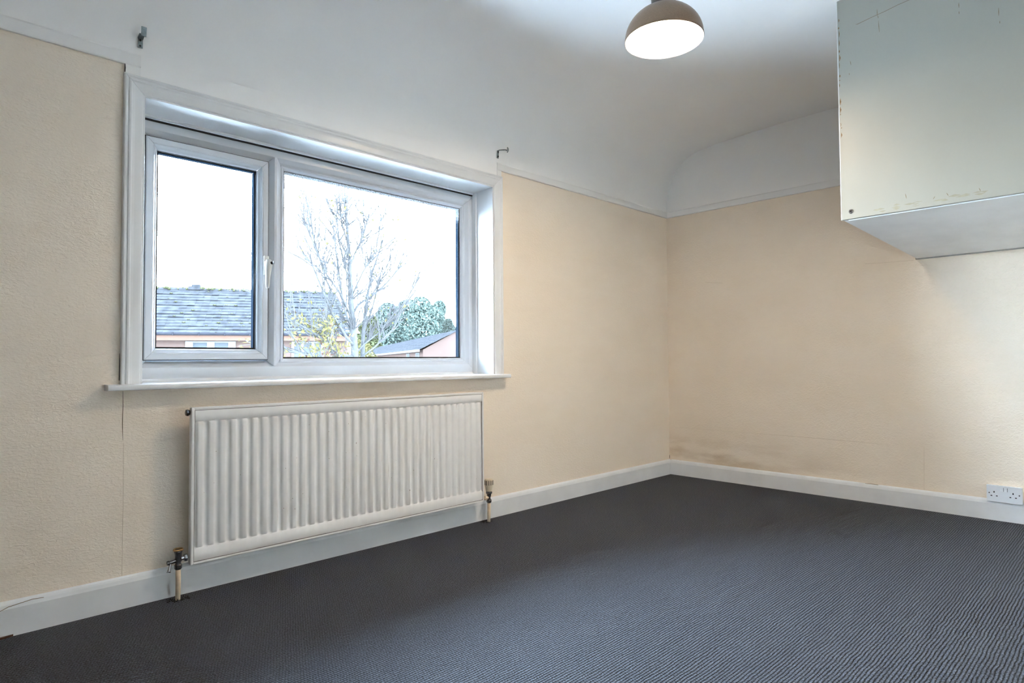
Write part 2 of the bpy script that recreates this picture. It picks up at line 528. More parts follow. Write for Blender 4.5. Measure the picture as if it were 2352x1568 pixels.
# white plaster apron between the window architrave and the cove, where the picture rail is cut away
obj('trim_1', box(nb(), -3.5605, -1.7225, -0.0045, -0.0005, 1.876, 1.962), M['ceiling'], kind='structure')
# white band of wall above the picture rail on the right wall
obj('trim_2', box(nb(), -0.0035, -0.0003, YB, -0.006, 1.95, 2.41), M['ceiling'], kind='structure')

def rail(name, outline, axis, a0, a1):
    return obj(name, prism(nb(), outline, axis, a0, a1), M['rail'], kind='structure')
# flat picture rail, cut short at both ends of the window
rail('trim_3', [(0, 1.914), (-0.010, 1.914), (-0.012, 1.918), (-0.012, 1.954), (-0.008, 1.960), (0, 1.962)], 'x', XL, -3.511)
rail('trim_4', [(0, 1.914), (-0.010, 1.914), (-0.012, 1.918), (-0.012, 1.950), (-0.008, 1.956), (0, 1.958)], 'x', -1.752, 0.0)
rail('trim_5', [(0, 1.912), (-0.010, 1.912), (-0.012, 1.916), (-0.012, 1.950), (-0.008, 1.957), (0, 1.959)], 'y', YB, -0.012)
# rail stubs that run down to the architrave corners
obj('trim_6', box(nb(), -3.5625, -3.511, -0.009, -0.0005, 1.874, 1.9195), M['rail'], kind='structure')
obj('trim_7', box(nb(), -1.752, -1.7215, -0.009, -0.0005, 1.874, 1.9195), M['rail'], kind='structure')

# skirting boards with a chamfered top
sk = [(0, 0), (-0.017, 0), (-0.017, 0.086), (-0.013, 0.098), (-0.009, 0.104), (0, 0.108)]
obj('baseboard_window', prism(nb(), sk, 'x', XL, 0.0), M['skirt'], kind='structure')
obj('baseboard_right', prism(nb(), sk, 'y', YB, -0.0175), M['skirt'], kind='structure')

# cracks and paper seams that the photograph shows on the walls
def crack(parent, pts, w, normal, m):
    obj('crack', strip(nb(), pts, w, normal), m, parent)
NW, NE = (0, -1, 0), (-1, 0, 0)
crack(wall_n, [(-3.553, 0, .752), (-3.552, 0, .70), (-3.553, 0, .64), (-3.551, 0, .58)], [.0012, .002, .003, .001], NW, M['pencil'])
crack(wall_n, [(-3.5645, 0, .885), (-3.5642, 0, .84), (-3.5645, 0, .79)], [.001, .003, .0028], NW, M['black'])
crack(wall_n, [(-3.561, -0.009, 1.918), (-3.560, -0.009, 1.900), (-3.5605, -.009, 1.884)], [.002, .004, .003], NW, M['black'])
crack(wall_n, [(-3.549, 0, .57), (-3.548, 0, .35), (-3.549, 0, .109)], .0012, NW, M['seam'])
crack(wall_e, [(0, -.06, .349), (0, -.5, .350), (0, -.85, .351), (0, -1.1, .351), (0, -1.30, .349), (0, -1.46, .346)],
      [.0010, .0012, .0016, .0022, .0018, .001], NE, M['seam'])
crack(wall_e, [(0, -1.627, .353), (0, -1.6255, .26), (0, -1.622, .108)], [.001, .0016, .0012], NE, M['seam'])
crack(wall_e, [(0, -.31, 1.402), (0, -.38, 1.392), (0, -.445, 1.384)], .0014, NE, M['seam'])
crack(wall_e, [(0, -1.35, 1.414), (0, -1.47, 1.409), (0, -1.60, 1.406)], .0014, NE, M['seam'])
crack(wall_e, [(-.0015, -.002, .112), (-.0015, -.002, .125), (-.0015, -.002, .14)], [.002, .004, .002], (-1, -1, 0), M['pencil'])
crack(wall_e, [(-.008, -1.325, .1075), (-.008, -1.355, .1085), (-.008, -1.395, .1075)], [.003, .005, .004], (-.5, 0, 1), M['pencil'])
crack(bpy.data.objects['baseboard_window'], [(-3.885, -.017, .083), (-3.86, -.0165, .093), (-3.80, -.0125, .1), (-3.77, -.013, .098)], .002, NW, M['pencil'])

# ------------------------------------------------------------------ window
win = empty('window_1', (-2.644, 0.157, 0.78), kind='structure', label='white two-light window with a side-hung casement on its left')
WY = 0.157
# architrave (three mitred lengths), moulded section
ap = [(0.0, -0.0005), (0.0, -0.019), (0.003, -0.022), (0.007, -0.022), (0.010, -0.0195), (0.0125, -0.019), (0.016, -0.0235), (0.021, -0.024),
      (0.026, -0.0205), (0.034, -0.0185), (0.052, -0.0165), (0.058, -0.0155), (0.0615, -0.0125), (0.063, -0.008), (0.063, -0.0005)]
AX0, AX1, AZ1 = -3.5635, -1.7215, 1.879
obj('architrave', mitre_bar(nb(), (AX0, 0.776), (AX0, AZ1), (1, 0), ap, m0=False), M['gloss'], win)
obj('architrave', mitre_bar(nb(), (AX0, AZ1), (AX1, AZ1), (0, -1), ap), M['gloss'], win)
obj('architrave', mitre_bar(nb(), (AX1, AZ1), (AX1, 0.776), (-1, 0), ap, m1=False), M['gloss'], win)
# reveal boards
obj('reveal_board', box(nb(), OX0, OX0 + .006, -.012, 0.20, 0.776, OZ1 - .004, .001), M['gloss'], win)
obj('reveal_board', box(nb(), OX1 - .006, OX1, -.012, 0.20, 0.776, OZ1 - .004, .001), M['gloss'], win)
obj('reveal_board', prism(nb(), [(-.012, 1.8095), (-.012, 1.816), (.20, 1.816), (.20, 1.803), (.127, 1.8035)], 'x', OX0, OX1), M['gloss'], win)
# corner beads between boards and frame
obj('reveal_bead', box(nb(), OX1 - .014, OX1 - .0062, 0.122, WY, 0.776, 1.802, .002), M['gloss'], win)
obj('reveal_bead', box(nb(), OX0 + .0062, OX0 + .012, 0.128, WY, 0.776, 1.802, .002), M['gloss'], win)
obj('reveal_bead', box(nb(), OX0 + .007, OX1 - .015, 0.134, WY - .006, 1.7945, 1.8036, .0015), M['gloss'], win)
obj('gap_shade', box(nb(), OX0 + .007, OX1 - .0065, 0.150, 0.180, 1.7885, 1.7945), M['black'], win, label='black strip for the shade in the gap above the frame')  # solid black strip painted in for the shade of the gap
# sill board with rounded nose and returned ends
sp = [(WY + .03, .756), (-.045, .756), (-.0565, .7565), (-.0595, .7585), (-.0605, .764), (-.0602, .770), (-.0585, .7742), (-.0555, .7758), (-.050, .7763), (WY + .03, .778)]
bm = prism(nb(), sp, 'x', OX0 + .0005, OX1 - .0005)
obj('sill_board', bm, M['gloss'], win)
sp2 = [(-.0005, .756)] + sp[1:-1] + [(-.0005, .7768)]
for a, b2 in ((-3.609, OX0 + .0005), (OX1 - .0005, -1.705)):
    obj('sill_horn', prism(nb(), sp2, 'x', a, b2), M['gloss'], win)
# grubby bead along the foot of the frame
obj('frame_seal', prism(nb(), [(WY - .012, .7775), (WY, .7775), (WY, .789)], 'x', OX0 + .013, OX1 - .015), M['gloss'], win)

# outer frame (upvc): four mitred bars, mullion
FX0, FX1, FZ0, FZ1 = OX0 + .006, OX1 - .0065, .7785, 1.788
fp = [(0, WY + .07), (0, WY), (.030, WY), (.032, WY + .001), (.048, WY + .015), (.056, WY + .020), (.062, WY + .032), (.062, WY + .07)]
frame_parts('frame_bar', FX0, FX1, FZ0 + .022, FZ1, fp, M['upvc'], win)
obj('frame_foot', box(nb(), FX0, FX1, WY, WY + .07, FZ0, FZ0 + .0225), M['upvc'], win)
# mullion: hipped section with pointed mitred ends
MC, MW = -2.944, .036
bm = nb()
mp_ = [(-MW, WY + .018), (-.005, WY - .009), (.005, WY - .009), (MW, WY + .018), (MW, WY + .07), (-MW, WY + .07)]
A, B = [], []
for dx, y in mp_:
    e = abs(dx) * 1.0
    A.append(bm.verts.new((MC + dx, y, FZ0 + .052 + e)))
    B.append(bm.verts.new((MC + dx, y, FZ1 - .030 - e)))
for i in range(6):
    bm.faces.new((A[i], A[(i + 1) % 6], B[(i + 1) % 6], B[i]))
bm.faces.new(A); bm.faces.new(B)
obj('mullion', bm, M['upvc'], win)
# fixed light on the right: bead, spacer, pane
GX0, GX1, GZ0, GZ1 = MC + MW - .002, FX1 - .056, FZ0 + .070, FZ1 - .058
bp_ = [(0, WY + .045), (0, WY + .014), (.004, WY + .012), (.010, WY + .016), (.014, WY + .024), (.018, WY + .027), (.018, WY + .045)]
frame_parts('glazing_bead', GX0, GX1, GZ0, GZ1, bp_, M['upvc'], win)
frame_parts('gasket', GX0 + .016, GX1 - .016, GZ0 + .016, GZ1 - .016, [(0, WY + .030), (0, WY + .026), (.004, WY + .028), (.004, WY + .030)], M['gasket'], win)
frame_parts('pane_spacer', GX0 + .012, GX1 - .012, GZ0 + .012, GZ1 - .012, [(0, WY + .058), (0, WY + .034), (.0125, WY + .034), (.0125, WY + .058)], M['steel_spacer'], win)
obj('glass_pane', box(nb(), GX0 + .010, GX1 - .010, WY + .031, WY + .033, GZ0 + .010, GZ1 - .010), M['glass'], win)
obj('condensation', box(nb(), GX0 + .018, GX1 - .018, WY + .0295, WY + .0303, GZ1 - .105, GZ1 - .018), M['misted_glass'], win, label='misted damp strip along the top of the pane')
# casement sash on the left
SX0, SX1, SZ0, SZ1 = -3.452, -2.975, .8625, 1.727
sash = obj('sash', nb(), M['upvc'], win, label='side-hung casement sash')
sp_ = [(0, WY + .03), (0, WY - .004), (.003, WY - .008), (.022, WY - .008), (.024, WY - .006), (.027, WY - .006), (.034, WY + .004), (.040, WY + .010), (.044, WY + .018), (.044, WY + .03)]
frame_parts('sash_bar', SX0, SX1, SZ0, SZ1, sp_, M['upvc'], sash)
frame_parts('sash_seal', SX0 - .003, SX1 + .003, SZ0 - .003, SZ1 + .003, [(0, WY + .02), (0, WY + .0005), (.006, WY + .0005), (.006, WY + .02)], M['gasket'], sash)
frame_parts('sash_gasket', SX0 + .042, SX1 - .042, SZ0 + .042, SZ1 - .042, [(0, WY + .024), (0, WY + .0165), (.004, WY + .019), (.004, WY + .024)], M['gasket'], sash)
frame_parts('sash_spacer', SX0 + .038, SX1 - .038, SZ0 + .038, SZ1 - .038, [(0, WY + .050), (0, WY + .026), (.0125, WY + .026), (.0125, WY + .050)], M['steel_spacer'], sash)
obj('sash_pane', box(nb(), SX0 + .034, SX1 - .034, WY + .0222, WY + .0242, SZ0 + .034, SZ1 - .034), M['glass'], sash)
# espagnolette handle: base plate, cranked lever, key
HX, HY = -2.9865, WY - .008
hd = obj('handle', box(nb(), HX - .011, HX + .011, HY - .010, HY, 1.226, 1.312, .003), M['handle'], win, label='cream locking window handle')
bm = nb()
tube(bm, [(HX, HY - .008, 1.278), (HX, HY - .034, 1.278)], [.0125, .0115], 16)
tube(bm, [(HX + .001, HY - .026, 1.290), (HX, HY - .032, 1.270), (HX - .005, HY - .040, 1.245), (HX - .008, HY - .043, 1.215), (HX - .009, HY - .043, 1.185), (HX - .009, HY - .042, 1.168)],
     [.0120, .0145, .0125, .0095, .0085, .0065], 14)
obj('handle_lever', bm, M['handle'], hd, smooth=True)
bm = nb()
tube(bm, [(HX + .006, HY - .030, 1.277), (HX + .008, HY - .049, 1.277)], .0065, 14)
box(bm, HX + .0065, HX + .0095, HY - .066, HY - .048, 1.271, 1.283, .001)
obj('handle_key', bm, M['dark_chrome'], hd, label='dark metal key in the handle lock')

# ------------------------------------------------------------------ radiator
RX0, RX1, RZ0, RZ1, RY = -3.354, -1.932, .119, .687, -.085
rad = empty('radiator', (-2.643, -.05, RZ0), 'white ribbed steel panel radiator on the wall below the window', 'radiator')
bm = nb()
NR, PW = 35, None
ix0, ix1 = RX0 + .012, RX1 - .012
pw = (ix1 - ix0) / NR
xs = []
per = 10
for i in range(NR * per + 1):
    xs.append(ix0 + (ix1 - ix0) * i / (NR * per))
zb0, zb1, zt0, zt1 = RZ0 + .018, RZ0 + .056, RZ1 - .050, RZ1 - .010
zs = [RZ0 + .004, zb0, zb1 - .003, zb1 + .002, zb1 + .006, zb1 + .014, (zb1 + zt0) / 2, zt0 - .014, zt0 - .006, zt0 - .002, zt0 + .003, zt1, zt1 + .004]
def rib(x):
    ph = ((x - ix0) / pw) % 1.0
    c = 0.5 - 0.5 * math.cos(2 * math.pi * ph)       # 0 in the groove, 1 on the crest
    return min(1.0, max(0.0, (c - .10) * 1.75)) ** 0.85
def depth(x, z, k):
    g = (1 - rib(x)) * .0095
    if k <= 1 or k >= 11:
        return .004 if k in (0, 12) else 0.0
    if k in (2, 10): return 0.0005
    if k in (3, 9): return .004 + g * .2
    if k in (4, 8): return .0015 + g * .7
    return g
grid = []
for k, z in enumerate(zs):
    grid.append([bm.verts.new((x, RY + depth(x, z, k), z)) for x in xs])
for k in range(len(zs) - 1):
    for i in range(len(xs) - 1):
        bm.faces.new((grid[k][i], grid[k][i + 1], grid[k + 1][i + 1], grid[k + 1][i]))
bnd = [e for e in bm.edges if e.is_boundary]
ret = bmesh.ops.extrude_edge_only(bm, edges=bnd)
for v in ret['geom']:
    if isinstance(v, bmesh.types.BMVert):
        v.co.y = RY + .022
pan = obj('front_panel', bm, M['rad'], rad, smooth=True)
pan.data.set_sharp_from_angle(angle=math.radians(50))
# welded rim round the panel
bm = nb()
box(bm, RX0, RX0 + .0115, RY - .002, RY + .024, RZ0, RZ1, .004, 3)
obj('side_rim', bm, M['rad'], rad)
obj('side_rim', box(nb(), RX1 - .0115, RX1, RY - .002, RY + .024, RZ0, RZ1, .004, 3), M['rad'], rad)
obj('top_rim', box(nb(), RX0 + .010, RX1 - .010, RY - .001, RY + .024, RZ1 - .0095, RZ1, .003, 3), M['rad'], rad)
obj('bottom_rim', box(nb(), RX0 + .010, RX1 - .010, RY - .002, RY + .024, RZ0, RZ0 + .009, .003, 3), M['rad'], rad)
# grime in the welded seams round the panel
M['seam_dirt'] = mat('grey_seam_dirt', (0.25, 0.235, 0.22), rough=0.9, var=0.35, vscale=30)
bm = nb()
box(bm, RX0 + .0112, RX1 - .0112, RY - .0004, RY + .003, RZ1 - .0118, RZ1 - .0100)
obj('top_seam', bm, M['seam_dirt'], rad)
bm = nb()
box(bm, RX0 + .0112, RX1 - .0112, RY - .0006, RY + .003, RZ0 + .0085, RZ0 + .0112)
obj('bottom_seam', bm, M['seam_dirt'], rad)
for sx in (RX0 + .0112, RX1 - .0126):
    obj('side_seam', box(nb(), sx, sx + .0014, RY - .0004, RY + .003, RZ0 + .011, RZ1 - .0115), M['seam_dirt'], rad)
# back plate and fins
obj('back_panel', box(nb(), RX0 + .01, RX1 - .01, RY + .0245, RY + .034, RZ0 + .01, RZ1 - .012, .002), M['rad'], rad)
for bx in (-3.15, -2.13):
    obj('wall_bracket', box(nb(), bx - .015, bx + .015, RY + .0345, -.0005, .20, .62), M['rad'], rad)
bm = nb()
tube(bm, [(RX0 - .0002, -.066, .668), (RX0 - .006, -.066, .668)], .0095, 8)
tube(bm, [(RX0 - .006, -.066, .668), (RX0 - .012, -.066, .668), (RX0 - .014, -.066, .668)], [.0135, .0125, .009], 6)
obj('bleed_plug', bm, M['dark_chrome'], rad, label='black air bleed plug')
# paint chips
random.seed(3)
bm = nb()
for k in range(34):
    x = random.uniform(ix0 + .02, ix1 - .02)
    z = random.uniform(zb1 + .03, zt0 - .03)
    r = random.uniform(.0006, .0016)
    bmesh.ops.create_icosphere(bm, subdivisions=1, radius=r, matrix=Matrix.Translation((x, RY + (1 - rib(x)) * .0095, z)) @ Matrix.Diagonal((1, .3, random.choice([1, 1, 2.5]), 1)))
obj('paint_chips', bm, M['pencil'], rad, kind='stuff')

# left valve: bare lockshield body, brass-rimmed spindle cup, drain arm
LX, LY = -3.387, -.062
lv = empty('radiator_valve', (LX, LY, 0), 'bare dark metal valve with drain arm left of the radiator', 'valve', group='radiator valves')
obj('supply_pipe', tube(nb(), [(LX, LY, -.002), (LX + .001, LY, .06), (LX, LY, .112)], .0085, 16), M['pipe'], lv, smooth=True, label='cream painted pipe')
bm = nb()
lathe(bm, [(.0001, 0), (.0095, 0), (.0125, .004), (.0125, .016), (.0100, .020), (.0095, .027), (.0115, .028), (.0115, .040), (.0001, .040)], (LX, LY, .108), 12)
obj('valve_body', bm, M['dark_chrome'], lv)
bm = nb()
lathe(bm, [(.0105, 0), (.0110, .012), (.0125, .020), (.0155, .030), (.0125, .030), (.0095, .020), (.0001, .019)], (LX, LY, .148), 24)
obj('spindle_cup', bm, M['dark_chrome'], lv, smooth=True)
bm = nb()
lathe(bm, [(.0150, 0), (.0172, .001), (.0176, .004), (.0160, .007), (.0135, .006), (.0130, .002), (.0150, 0)], (LX, LY, .175), 28)
obj('brass_rim', bm, M['brass'], lv, smooth=True, label='tarnished brass rim')
bm = nb()
tube(bm, [(LX, LY, .141), (LX - .030, LY - .002, .138), (LX - .031, LY - .002, .138)], [.0068, .0066, .0078], 14)
tube(bm, [(LX - .031, LY - .002, .138), (LX - .037, LY - .002, .1375)], [.0082, .0080], 8)
obj('drain_arm', bm, M['dark_chrome'], lv)
bm = nb()
tube(bm, [(LX - .026, LY - .002, .134), (LX - .032, LY - .010, .116), (LX - .034, LY - .012, .110)], [.0042, .0052, .0060], 10)
tube(bm, [(LX - .0345, LY - .0125, .1095), (LX - .035, LY - .0132, .107)], [.0072, .0066], 10)
obj('drain_spout', bm, M['chrome'], lv)
bm = nb()
tube(bm, [(LX + .006, LY, .144), (LX + .019, LY, .145)], .0065, 12)
tube(bm, [(LX + .0188, LY, .145), (LX + .0215, LY, .145), (LX + .0285, LY, .145), (LX + .0305, LY, .145)], [.0115, .0130, .0130, .0115], 6)
obj('union_nut', bm, M['chrome'], lv, label='shiny union nut')

# right valve: thermostatic head
QX, QY = -1.877, -.062
rv = empty('radiator_valve', (QX, QY, 0), 'cream-headed thermostatic valve right of the radiator', 'valve', group='radiator valves')
obj('supply_pipe', tube(nb(), [(QX - .002, QY, -.002), (QX - .001, QY, .05), (QX, QY, .104)], .0085, 16), M['pipe'], rv, smooth=True)
bm = nb()
lathe(bm, [(.0001, 0), (.0100, 0), (.0135, .004), (.0140, .012), (.0120, .019), (.0085, .021), (.0085, .030), (.0110, .034), (.0120, .046), (.0001, .046)], (QX, QY, .100), 12)
obj('valve_body', bm, M['dark_chrome'], rv, smooth=False)
bm = nb()
tube(bm, [(QX - .006, QY, .128), (QX - .034, QY, .128)], .007, 12)
tube(bm, [(QX - .018, QY, .128), (QX - .030, QY, .128)], .012, 6)
obj('union_nut', bm, M['pipe'], rv, label='cream painted union nut')
bm = nb()
lathe(bm, [(.0001, 0), (.0145, 0), (.0165, .004), (.0165, .011), (.0145, .014), (.0001, .014)], (QX, QY, .1465), 8)
obj('collar_nut', bm, M['dark_chrome'], rv)
bm = nb()
lathe(bm, [(.0001, 0), (.0165, 0), (.0185, .010), (.0205, .024), (.0225, .030), (.0225, .060), (.0205, .064), (.0001, .066)], (QX, QY, .161), 28)
head = obj('thermostat_head', bm, M['trv'], rv, smooth=True)
head.data.set_sharp_from_angle(angle=math.radians(40))
bm = nb()
for k in range(12):
    a = 2 * math.pi * k / 12 + .3
    c = V((QX + math.cos(a) * .0226, QY + math.sin(a) * .0226, 0))
    mtx = Matrix.Translation((c.x, c.y, .2065)) @ Matrix.Rotation(a, 4, 'Z') @ Matrix.Diagonal((.0016, .0032, .024, 1))
    bmesh.ops.create_cube(bm, size=1.0, matrix=mtx)
obj('head_slots', bm, M['black'], head)

# frayed carpet where the pipes go through the floor
random.seed(11)
for px, py, nm, lab in ((LX, LY, 'carpet_fray', 'dark frayed carpet threads round the left radiator pipe'),
                        (QX - .012, QY + .01, 'carpet_fray', 'dark frayed carpet tuft round the right radiator pipe')):
    bm = nb()
    for k in range(160):
        a = random.uniform(0, 2 * math.pi)
        r = random.uniform(.012, .030) * (1.25 if abs(math.cos(a)) > .6 else .8)
        x, y = px + math.cos(a) * r, min(py + math.sin(a) * r, -.019)
        h = random.uniform(.004, .014)
        d = V((random.uniform(-1, 1), random.uniform(-1, .3), random.uniform(.2, 1))).normalized() * h
        w = .0012
        p0, p1 = V((x, y, -.001)), V((x, y, 0)) + d
        p1.y = min(p1.y, -.0185)
        vs = [bm.verts.new(p0 + V((w, 0, 0))), bm.verts.new(p0 + V((-w, 0, 0))), bm.verts.new(p0 + V((0, w, 0))), bm.verts.new(p1)]
        for t3 in ((0, 1, 3), (1, 2, 3), (2, 0, 3)):
            bm.faces.new([vs[i] for i in t3])
    o = obj(nm, bm, M['fluff'])
    tag(o, lab, 'carpet fibres', kind='stuff')
# bare board showing under the skirting at the left edge
obj('bare_board', prism(nb(), [(-3.95, -.0168), (-3.95, -.026), (-3.872, -.024), (-3.850, -.019), (-3.846, -.0168)], 'z', -.001, .006), M['rust'],
    bpy.data.objects['baseboard_window'])

# ------------------------------------------------------------------ curtain hooks
def hook(x, z, label, bend):
    e = empty('curtain_bracket', (x, -.004, z), label, 'bracket', group='curtain brackets above the window corners')
    return e
# left bracket: seen along its arm, a strap with a wide cranked plate
bx, bz = -3.5145, 1.985
e1 = hook(bx, bz, 'grey metal curtain bracket above the left window corner', 0)
yb = -.012
bm = nb()
prism(bm, [(yb, bz), (yb - .003, bz), (yb - .004, bz + .036), (yb - .001, bz + .036)], 'x', bx - .0075, bx + .0075)
obj('wall_strap', bm, M['zinc'], e1)
bm = nb()
prism(bm, [(yb - .002, bz + .034), (yb - .004, bz + .030), (yb - .026, bz + .038), (yb - .026, bz + .042), (yb - .004, bz + .036)], 'x', bx - .009, bx + .008)
obj('bracket_arm', bm, M['zinc'], e1)
bm = nb()
prism(bm, [(yb - .026, bz + .034), (yb - .029, bz + .034), (yb - .033, bz + .066), (yb - .030, bz + .066)], 'x', bx - .004, bx + .0125)
obj('cup_plate', bm, M['zinc'], e1)
bm = nb()
for zz in (.006, .026):
    tube(bm, [(bx - .001, yb - .0025, bz + zz), (bx - .001, yb - .0058, bz + zz)], .0036, 10)
obj('screw', bm, M['gasket'], e1)
# right bracket: strap, arm stretching sideways, curved cup
bx, bz = -1.7535, 1.978
e2 = hook(bx, bz, 'grey metal curtain bracket above the right window corner', 1)
bm = nb()
prism(bm, [(yb, bz), (yb - .003, bz), (yb - .006, bz + .042), (yb - .003, bz + .042)], 'x', bx - .006, bx + .006)
obj('wall_strap', bm, M['zinc'], e2)
bm = nb()
for zz in (.010, .034):
    tube(bm, [(bx, yb - .003, bz + zz), (bx, yb - .0075, bz + zz)], .004, 10)
obj('screw', bm, M['gasket'], e2)
bm = nb()
tube(bm, [(bx - .001, yb - .005, bz + .041), (bx + .004, yb - .014, bz + .044), (bx + .028, yb - .034, bz + .046), (bx + .036, yb - .040, bz + .043)], [.003, .0026, .0034, .0042], 8)
obj('bracket_arm', bm, M['zinc'], e2)
bm = nb()
pr = []
for k in range(8):
    a = math.radians(-75 + 150 * k / 7)
    pr.append((math.cos(a) * .010, math.sin(a) * .0155))
inn = [(c * .30 - .0005, s * .80) for c, s in reversed(pr)]
A = []
c0 = V((bx + .0345, yb - .0405, bz + .0455))
dirx = V((.82, -.57, 0))
ndir = V((.57, .82, 0))
outl = pr + inn
r0 = [bm.verts.new(c0 + dirx * p[0] + V((0, 0, p[1])) + ndir * .005) for p in outl]
r1 = [bm.verts.new(c0 + dirx * p[0] + V((0, 0, p[1])) - ndir * .005) for p in outl]
n = len(outl)
for i in range(n):
    bm.faces.new((r0[i], r0[(i + 1) % n], r1[(i + 1) % n], r1[i]))
for i in range(7):
    bm.faces.new((r0[i], r0[i + 1], r0[n - 2 - i], r0[n - 1 - i]))
    bm.faces.new((r1[i], r1[i + 1], r1[n - 2 - i], r1[n - 1 - i]))
obj('cup_plate', bm, M['zinc'], e2)

# ------------------------------------------------------------------ pendant lamp
LC = V((-1.997, -1.229, 2.098))
RS = .150
lamp = empty('ceiling_light', (LC.x, LC.y, 2.40), 'bronze dome ceiling light, lit, hanging from the ceiling', 'lamp')
bm = nb()
pr = [(RS, 0), (RS + .0015, .003), (RS + .0008, .008)]
for k in range(1, 15):
    a = math.radians(4 + 78 * k / 14)
    pr.append((RS * math.cos(a), .008 + .128 * math.sin(a)))
pr += [(.0001, .1365)]
lathe(bm, pr, LC, 64)
obj('shade', bm, M['bronze'], lamp, smooth=True)
bm = nb()
pr2 = [(RS, 0), (RS - .004, .001)]
for k in range(1, 12):
    a = math.radians(4 + 78 * k / 11)
    pr2.append(((RS - .004) * math.cos(a), .006 + .122 * math.sin(a)))
pr2 += [(.0001, .1295)]
lathe(bm, pr2, LC, 64)
obj('shade_liner', bm, M['liner'], lamp, smooth=True)
bm = nb()
lathe(bm, [(.0001, -.002), (.06, -.0005), (.11, .003), (.138, .008), (.1445, .013), (.0001, .020)], LC, 64)
obj('diffuser', bm, M['lamp_glow'], lamp, smooth=True, label='glowing white diffuser')
bm = nb()
lathe(bm, [(.052, .1325), (.050, .138), (.0465, .150), (.047, .170), (.040, .178), (.012, .184), (.0001, .184)], LC, 40)
obj('shade_cap', bm, M['lampcap'], lamp, smooth=True)
obj('stem', tube(nb(), [(LC.x, LC.y, LC.z + .183), (LC.x, LC.y, 2.382)], .007, 16), M['lampcap'], lamp, smooth=True)
bm = nb()
lathe(bm, [(.0001, -.022), (.040, -.020), (.052, -.010), (.054, 0), (.0001, 0)], (LC.x, LC.y, 2.4), 40)
obj('ceiling_rose', bm, M['lampcap'], lamp, smooth=True)

# ------------------------------------------------------------------ wall cupboard hung from the ceiling over the right wall
CX, CY, CZ = -1.235, -1.618, 1.443
cup = empty('wall_cupboard', (-.62, -2.3, CZ), 'off-white laminate wall cupboard with chipped edges under the ceiling', 'cupboard')
th = .018
ZB = 1.412                                  # low edge at the wall
def zat(x):
    return CZ + (ZB - CZ) * (x - CX) / (0 - CX)
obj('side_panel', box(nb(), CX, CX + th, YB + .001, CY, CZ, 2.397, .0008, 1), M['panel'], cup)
# underside board, sloping gently down to the wall, with its raised edge strip
bm = nb()
x0, x1 = CX + th, -.014
vs = []
for y in (CY, YB + .001):
    vs.append([bm.verts.new((x0, y, zat(x0) + .002)), bm.verts.new((x1, y, zat(x1))), bm.verts.new((x1, y, zat(x1) + .018)), bm.verts.new((x0, y, zat(x0) + .020))])
for i in range(4):
    bm.faces.new((vs[0][i], vs[0][(i + 1) % 4], vs[1][(i + 1) % 4], vs[1][i]))
bm.faces.new(vs[0]); bm.faces.new(vs[1])
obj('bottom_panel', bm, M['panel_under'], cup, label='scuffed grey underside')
obj('edge_batten', box(nb(), CX + .0185, CX + .034, YB + .002, CY - .02, CZ - .004, CZ + .0015, .001, 1), M['panel_under'], cup)
obj('far_side_panel', box(nb(), -.0135, -.0012 - .0035, YB + .001, CY + .006, ZB - .006, 2.397, .002, 2), M['panel'], cup)
# front (faces the window): two doors with a white lipping on the near edge
for a, b2 in ((CX + .0185, -.622), (-.620, -.016)):
    obj('door', box(nb(), a, b2, CY - .0175, CY - .0005, 1.464, 2.392, .0015), M['panel'], cup)
obj('edge_strip', box(nb(), CX - .0006, CX + th, CY + .0003, CY + .0026, CZ, 2.397), M['edge_strip'], cup)
# fixing screw on the side panel
bm = nb()
def disc(x0, x1, r0, r1, c):
    tube(bm, [(x0, c[0], c[1]), ((x0 + x1) / 2, c[0], c[1]), (x1, c[0], c[1])], [r0, r0, r1], 20)
disc(CX - .0001, CX - .004, .0095, .0075, (-1.655, 1.474))
screw = obj('fixing_screw', bm, M['chrome'], cup, label='round metal screw head')
bm = nb()
box(bm, CX - .0048, CX - .0038, -1.6585, -1.6515, 1.4725, 1.4755)
box(bm, CX - .0048, CX - .0038, -1.6565, -1.6535, 1.4705, 1.4775)
obj('screw_slot', bm, M['black'], screw)
# the long hairline crack, pencil ticks, chipped chipboard edge, glue smears
NX = (-1, 0, 0)
obj('hairline_crack', strip(nb(), [(CX, -1.690, 2.268), (CX, -1.697, 2.2665), (CX, -1.715, 2.269), (CX, -1.75, 2.274), (CX, -1.80, 2.279), (CX, -1.85, 2.287), (CX, -1.91, 2.291), (CX, -1.97, 2.291)],
                            [.001, .0022, .0020, .0018, .0018, .0018, .0016, .0012], NX), M['pencil'], cup)
random.seed(5)
bm = nb()
z = 1.80
while z < 2.39:
    ln = random.uniform(.004, .03)
    if random.random() < .8:
        y = CY - .003 - random.uniform(0, .003)
        strip(bm, [(CX, y, z), (CX, y - random.uniform(0, .002), z + ln / 2), (CX, y, z + ln)], [.001, random.uniform(.002, .006), .001], NX, .0004)
    z += ln + random.uniform(.002, .02)
obj('chipped_edge', bm, M['chip'], cup, kind='stuff', label='brown chips along the near edge')
bm = nb()
for y, z, l, sl in ((-1.668, 2.10, .02, .003), (-1.66, 2.06, .008, 0), (-1.775, 2.26, .012, .001), (-1.778, 2.20, .05, .002), (-1.772, 2.27, .03, 0), (-2.05, 2.19, .02, 0), (-2.05, 2.165, .012, 0),
                    (-2.17, 2.11, .03, 0), (-2.172, 2.08, .01, 0), (-2.0, 1.474, .012, .006), (-1.95, 1.47, .01, -.006), (-2.1, 1.472, .012, .004), (-1.86, 1.49, .02, .004)):
    strip(bm, [(CX, y, z), (CX, y + sl / 2, z + l / 2), (CX, y + sl, z + l)], [.0008, .0022, .0008], NX, .0004)
obj('scratch_marks', bm, M['pencil'], cup, kind='stuff')
